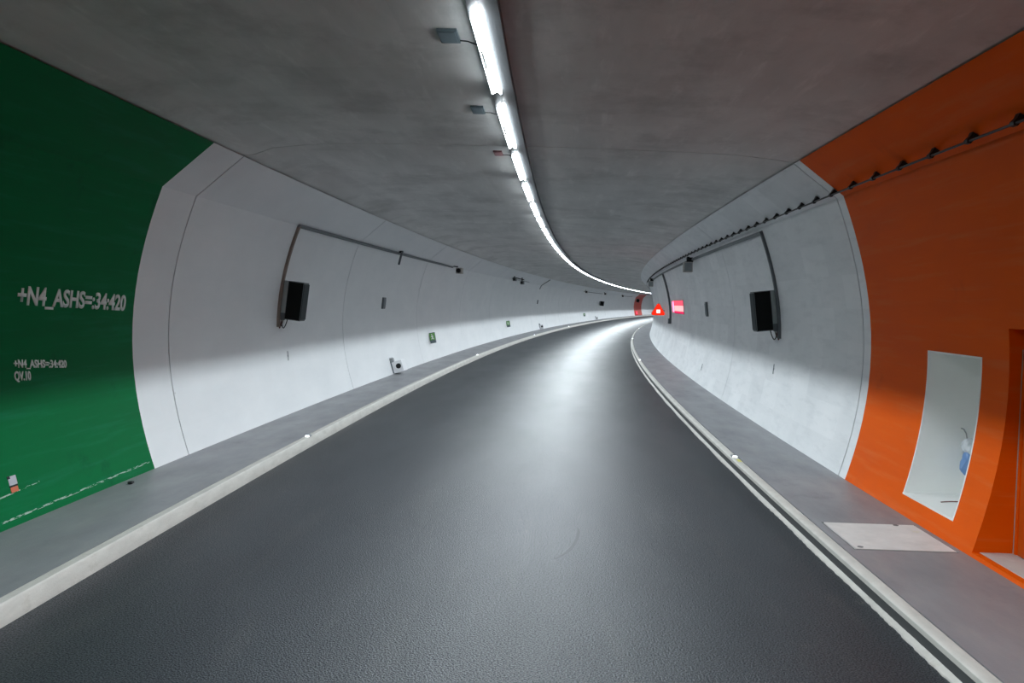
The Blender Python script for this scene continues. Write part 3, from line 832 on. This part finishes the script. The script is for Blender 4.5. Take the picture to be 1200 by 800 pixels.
# ------------------------------------------------------------------ sticker and litter on the left
root = empty('wall_sticker', wall_frame(-1, 8.53, -2.0))
bm = BM(); box(bm, -.065, .065, -.002, .004, -.01, .085); part('sticker_face', bm, M['sticker'], root)
bm = BM(); box(bm, -.06, .055, -.002, .0045, -.085, -.03); part('orange_field', bm, M['sticker_red'], root)
bm = BM(); box(bm, -.07, .06, -.002, .005, -.028, -.012); part('black_bar', bm, M['black'], root)
bm = BM(); box(bm, -.075, -.03, -.002, .005, .06, .09); part('black_corner', bm, M['black'], root)
tag(root, 'small grey, black and orange sticker low on the green wall', 'sticker')
root = empty('litter', lane_frame(10.41, -5.2, WALK))
bm = BM(); bmesh.ops.create_icosphere(bm, subdivisions=2, radius=1)
for v in bm.verts:
    n = 1 + .25 * math.sin(5 * v.co.x + 3 * v.co.y); v.co = Vector((v.co.x * .05 * n, v.co.y * .035 * n, .018 + v.co.z * .02))
part('lump', bm, M['black'], root)
bm = BM(); tube(bm, [(.03, .0, .012), (.06, .02, .008), (.09, .015, .008)], .006, 6); part('tail', bm, M['black'], root)
tag(root, 'small black scrap lying on the left walkway against the green wall', 'litter')

# ------------------------------------------------------------------ far end: warning triangle, red lamp, conduit, red section
bm = BM(); zz = [-.75 + (1.47 + .75) * i / 10 for i in range(11)]
strip(bm, 1, [(40.3, q) for q in zz], .22, .08)
o = finish('cable_drop', bm, M['conduit']); tag(o, 'dark conduit running down the right wall between the triangle sign and the red lamp', 'conduit', 'cable drops to the signals')
root = empty('end_box', wall_frame(1, 40.3, -.75)); bm = BM(); box(bm, -.2, .2, .0, .14, -.12, .12, bev=.02); part('box_body', bm, M['slate'], root)
bm = BM(); box(bm, -.21, -.2, .02, .12, -.1, .1); part('lid', bm, M['conduit'], root)
tag(root, 'small dark terminal box at the foot of the conduit on the right wall', 'box')

s_t = 45.5
def tri_prism(bm, r, x0, x1, cy, cz, round_=.12):
    pts = []
    for k in range(3):
        ang = math.pi / 2 + k * 2 * math.pi / 3
        c = Vector((math.cos(ang), math.sin(ang))) * (r - 2 * round_ * r)
        for j in range(-3, 4):
            b = ang + j * math.pi / 9
            pts.append((c.x + math.cos(b) * 2 * round_ * r * .9, c.y + math.sin(b) * 2 * round_ * r * .9))
    A = [bm.verts.new((x0, cy + p[0], cz + p[1])) for p in pts]; B = [bm.verts.new((x1, cy + p[0], cz + p[1])) for p in pts]
    n = len(pts)
    for k in range(n): bm.faces.new((A[k], A[(k + 1) % n], B[(k + 1) % n], B[k]))
    bm.faces.new(A[::-1]); bm.faces.new(B)
root = empty('warning_triangle', lane_frame(s_t, 4.17, -.32))
bm = BM(); tri_prism(bm, .40, .0, .12, 0, 0); part('sign_housing', bm, M['slate'], root)
bm = BM(); tri_prism(bm, .385, -.015, .0, 0, 0); rf = part('red_face', bm, M['red_sign'], root)
bm = BM()
box(bm, -.022, -.015, -.10, .09, -.12, .06)
part('pictogram', bm, M['white_sign'], rf)
bm = BM(); box(bm, -.026, -.022, -.035, .03, -.02, .0); box(bm, -.026, -.022, -.01, .005, -.10, -.05); part('pictogram_marks', bm, M['red_sign'], root)
bm = BM(); box(bm, .03, .08, -.42, 0, -.03, .03); part('bracket', bm, M['metal'], root)
tag(root, 'red illuminated triangular warning sign on the right wall in the bend', 'sign')

root = empty('red_lamp', wall_frame(1, 35.8, -.12))  # emissive strips paint the end lamp's red wash and reflection on the wall
bm = BM(); box(bm, -2.1, 2.1, -.02, .02, -.24, .33, bev=.008); part('back_plate', bm, M['red_plate'], root)
bm = BM(); box(bm, -2.05, 2.05, .02, .028, .10, .31); part('upper_lens', bm, M['red_glow'], root)
bm = BM(); box(bm, -2.05, 2.05, .02, .032, -.13, .10); part('middle_lens', bm, M['red_core'], root)
bm = BM(); box(bm, -2.05, 2.05, .02, .028, -.22, -.15); part('lower_lens', bm, M['red_low'], root)
bm = BM(); box(bm, 2.12, 2.25, -.01, .10, -.2, .3, bev=.01); part('end_housing', bm, M['slate'], root)
bm = BM(); box(bm, 2.105, 2.12, .035, .09, -.18, .28); part('end_lens', bm, M['red_wash'], root)
tag(root, 'glowing red lamp panel on the right wall beside the triangle sign', 'lamp')

def far_signal(s, z, label):
    root = empty('lane_signal', wall_frame(-1, s, z))
    bm = BM(); box(bm, 0, .4, .15, .75, -.35, .35, bev=.03); part('housing', bm, M['conduit'], root)
    bm = BM(); box(bm, -.03, .0, .18, .72, -.32, .32); part('screen', bm, M['screen'], root)
    bm = BM(); box(bm, .1, .2, -.02, .16, -.3, .3); part('mounting_plate', bm, M['galv'], root)
    tag(root, label, 'traffic signal', 'black lane signals on the walls')
far_signal(131.0, .05, 'distant small black signal on the left wall before the red section')
far_signal(183.0, .9, 'tiny black signal in the red painted section at the far end')
root = empty('wall_lamp', wall_frame(-1, 183.5, -2.0))
bm = BM(); box(bm, -.2, .4, .05, .5, -.35, .5, bev=.03); part('lamp_body', bm, M['red_paint'], root)
bm = BM(); box(bm, -.24, -.2, .1, .45, -.25, .45); part('lamp_lens', bm, M['red_glow'], root)
tag(root, 'tiny glowing red lamp at the foot of the far red section', 'lamp')

# ------------------------------------------------------------------ curved tyre scuff on the asphalt
pts = [(9.62, .425), (9.40, .413), (9.17, .392), (8.96, .356), (8.77, .311), (8.60, .245), (8.42, .145)]
bm = BM(); pv = None
for i, (s_, a_) in enumerate(pts):
    w = .010 + .010 * math.sin(math.pi * i / (len(pts) - 1))
    cur = [bm.verts.new(P(s_, a_ + x, ROAD + z)) for x, z in ((-w, -.003), (-w, .0015), (w, .0015), (w, -.003))]
    if pv:
        for k in range(4): bm.faces.new((pv[k], pv[(k + 1) % 4], cur[(k + 1) % 4], cur[k]))
    pv = cur
o = finish('tyre_scuff', bm, M['scuff']); tag(o, 'short dark curved tyre scuff in the middle of the asphalt road', 'scuff mark')
